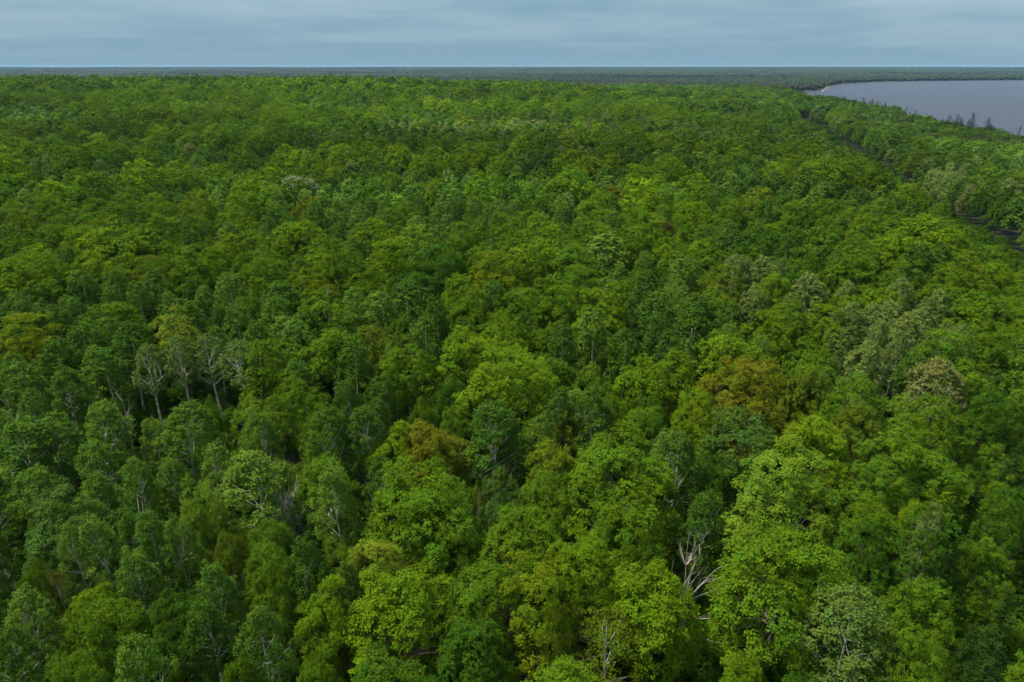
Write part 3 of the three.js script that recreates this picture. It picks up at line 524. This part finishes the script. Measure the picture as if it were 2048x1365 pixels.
function stand(px, pd, k, big) {
  const l = pd < 300 ? 0 : pd < 580 ? 1 : 2, right = px > 68 + 0.3 * pd, sd = px > 150 && pd > 250 ? lakeDist(px, pd) : 999;
  const H = (k === 'm' ? 7 + big * 1.95 + 1.6 * rnd() : 8.5 + big * 1.6 + 2.5 * rnd()) * (right ? lerp(lerp(0.52, 0.74, ss(20, 150, sd)), 0.98, ss(34, 20, px - 68 - 0.3 * pd)) : px > 50 + 0.3 * pd ? 0.84 : 1);
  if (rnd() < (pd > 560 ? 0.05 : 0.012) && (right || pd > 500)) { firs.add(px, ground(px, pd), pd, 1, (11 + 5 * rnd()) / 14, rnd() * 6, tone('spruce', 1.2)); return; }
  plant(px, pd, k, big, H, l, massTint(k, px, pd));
}
{
  const cell = 6, grid = new Map(), key = (a, b) => a * 4096 + b, put = [];
  for (const t of trees) if (t.d > NEAR - 12) { const q = key(Math.floor(t.x / cell), Math.floor(t.d / cell)); (grid.get(q) ?? grid.set(q, []).get(q)).push([t.x, t.d, t.r]); }
  for (const [tries, lo, hi, f] of [[26000, 3.3, 5.2, 0.86], [30000, 2.2, 3.2, 0.9], [30000, 1.6, 2.1, 0.95]]) for (let i = 0; i < tries; i++) {
    const d = Math.sqrt(lerp(NEAR * NEAR, 580 * 580, rnd())), x = (rnd() * 2 - 1) * (0.75 * (0.9275 * d + 12) + 14), k = massKind(x, d); let r = lerp(lo, hi, rnd()); if (k !== 'm') r = Math.min(r, 2 + 1.1 * rnd());
    if (inGap(x, d, r) || (x > 200 && lakeDist(x, d) < 5)) continue;
    const a = Math.floor(x / cell), b = Math.floor(d / cell); let ok = true;
    for (let u = -2; u <= 2 && ok; u++) for (let v = -2; v <= 2 && ok; v++) for (const t of grid.get(key(a + u, b + v)) ?? []) if (Math.hypot(t[0] - x, t[1] - d) < f * (t[2] + r)) { ok = false; break; }
    if (!ok) continue;
    const q = key(a, b); (grid.get(q) ?? grid.set(q, []).get(q)).push([x, d, r]); stand(x, d, k, r * 1.12); put.push(1);
  }
  console.log('middle trees', put.length);
}
for (let d = 580; d < 1350; d += 7) {
  const sp = 7.6, W = 0.75 * (0.9275 * d + 12) + 14;
  for (let x = -W; x < W; x += sp) {
    const px = x + (rnd() - 0.5) * sp * 1.7, pd = d + (rnd() - 0.5) * sp * 1.7;
    if (inGap(px, pd, 3) || (px > 200 && lakeDist(px, pd) < 5) || pd < 580) continue;
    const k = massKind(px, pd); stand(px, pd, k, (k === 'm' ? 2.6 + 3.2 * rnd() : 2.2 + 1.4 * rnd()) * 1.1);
  }
}
const forest = new THREE.Group(); forest.name = 'middle_forest'; for (const key of Object.keys(mass)) if (key[0] !== 'x') mass[key].build(forest, whiteLeaf); firs.build(forest, whiteLeaf);
scene.add(tag(forest, 'mass of green tree crowns from the middle distance over the ridge', 'forest', null, 'stuff'));

{ // saplings under the near trees
  const under = new Mass('sapling_foliage', [0, 1, 2].map((v) => crownGeometry('maple', v * 17 + 506, 2.2))), g = new THREE.Group(); g.name = 'undergrowth';
  for (let i = 0; i < 7400; i++) {
    const d = i < 5200 ? 22 + Math.sqrt(rnd()) * 150 : 22 + rnd() * 50, x = (rnd() * 2 - 1) * (0.75 * zc(0, d) + 5); if (inGap(x, d)) continue;
    const h = 2.2 + 4.2 * rnd() * rnd(); under.add(x, ground(x, d) - h * 0.12, d, (0.24 + 0.22 * rnd()), h / 15, rnd() * 6.28, tone(rnd() < 0.5 ? 'green' : 'deep', 0.7 + 0.5 * rnd()));
  }
  for (let i = 0; i < 3600; i++) {                          // brush filling the clearing, thinner along the track
    const d = 75 + rnd() * 615, c = 68 + 0.3 * d, x = c + (rnd() * 2 - 1) * (gapHalf(d) + 3), bare = d > 385 && d < 500;
    if (bare && Math.abs(x - roadX(d) - 2) < 4.5 || Math.abs(x - roadX(d) - 2) < 1.6) continue;
    const h = (2 + 4.5 * rnd() * rnd()) * (bare ? 0.5 : 1); under.add(x, ground(x, d) - h * 0.12, d, 0.3 + 0.3 * rnd(), h / 15, rnd() * 6.28, tone(rnd() < 0.5 ? 'green' : 'deep', 0.6 + 0.4 * rnd()));
  }
  under.build(g, whiteLeaf); scene.add(tag(g, 'leafy saplings and undergrowth below the tree crowns', 'undergrowth', null, 'stuff'));
}

{ // woodland out to the horizon, in blocks of crowns
  function block(seed, conifer) {
    const r = mulberry(seed), ico = new THREE.IcosahedronGeometry(1, 1), parts = [];
    for (let i = 0; i < 11; i++) {
      const fir = r() < conifer, R = fir ? 1.9 + r() : 2.6 + 1.5 * r(), H = fir ? 10 + 5 * r() : 9 + 4.5 * r(), g = fir ? new THREE.ConeGeometry(R, H, 6, 1, true) : ico.clone(), p = g.attributes.position;
      for (let k = 0; k < p.count; k++) { const j = 0.82 + 0.4 * hash2(Math.round(p.getX(k) * 50) + i * 31, Math.round(p.getZ(k) * 50 + p.getY(k) * 900) + seed); if (fir) p.setXYZ(k, p.getX(k) * j, p.getY(k) + H * 0.5, p.getZ(k) * j); else p.setXYZ(k, p.getX(k) * R * j, H - R * 0.95 + p.getY(k) * R * 0.95 * j, p.getZ(k) * R * j); }
      const x = (r() - 0.5) * 20, z = (r() - 0.5) * 20, v = fir ? 0.55 : 0.7 + 0.6 * r(), w = (r() - 0.5) * 0.4, col = new Float32Array(p.count * 3);
      for (let k = 0; k < p.count; k++) { const u = 0.85 + 0.3 * hash2(k + i * 7, seed); col[k * 3] = v * (1 + w) * u; col[k * 3 + 1] = v * u; col[k * 3 + 2] = v * (1 - w) * u; }
      g.setAttribute('color', new THREE.BufferAttribute(col, 3)); g.deleteAttribute('uv'); g.deleteAttribute('normal'); g.translate(x, 0, z); parts.push(g.index ? g.toNonIndexed() : g);
    }
    return mergeGeometries(parts);
  }
  const blocks = [new Mass('woodland_foliage', [1, 2, 3, 4, 8, 9].map((s) => block(s, 0.12))), new Mass('conifer_woodland', [5, 6, 7].map((s) => block(s, 0.8)))];
  const matte = new THREE.MeshStandardMaterial({ vertexColors: true, roughness: 1, flatShading: true, side: THREE.DoubleSide });
  for (const [lo, hi, st] of [[1345, 3000, 20], [3000, 9600, 40]]) for (let d = lo; d < hi; d += st) {
    const W = 0.75 * (0.9275 * d + 12) + 30;
    for (let x = -W; x < W; x += st) {
      const px = x + (rnd() - 0.5) * st * 0.8, pd = d + (rnd() - 0.5) * st * 0.8; if (px > 250 && pd < 3400 && lakeDist(px, pd) < 14) continue;
      const f = fbm(px / 420 + 5, pd / 260 + 9, 4), g = fbm(px / 600 + 31, pd / 240 + 2, 3), con = f > 0.57, brown = !con && g > 0.66, v = 0.75 + 0.5 * fbm(px / 200, pd / 120, 2);
      const col = con ? [0.003, 0.010, 0.006] : brown ? [0.013, 0.015, 0.008] : [0.008, 0.027, 0.005];
      blocks[con ? 1 : 0].add(px, ground(px, pd) - 1, pd, st / 20, (0.85 + 0.35 * rnd()) * (st > 30 ? 1.2 : 1), Math.floor(rnd() * 4) * 1.5708, col.map((c) => c * v));
    }
  }
  const w = new THREE.Group(); w.name = 'distant_woodland'; blocks.forEach((b) => b.build(w, matte));
  scene.add(tag(w, 'flat hazy woodland stretching to the horizon behind the ridge and lake', 'woodland', null, 'stuff'));
}
console.log('forest done');
renderer.render(scene, camera);
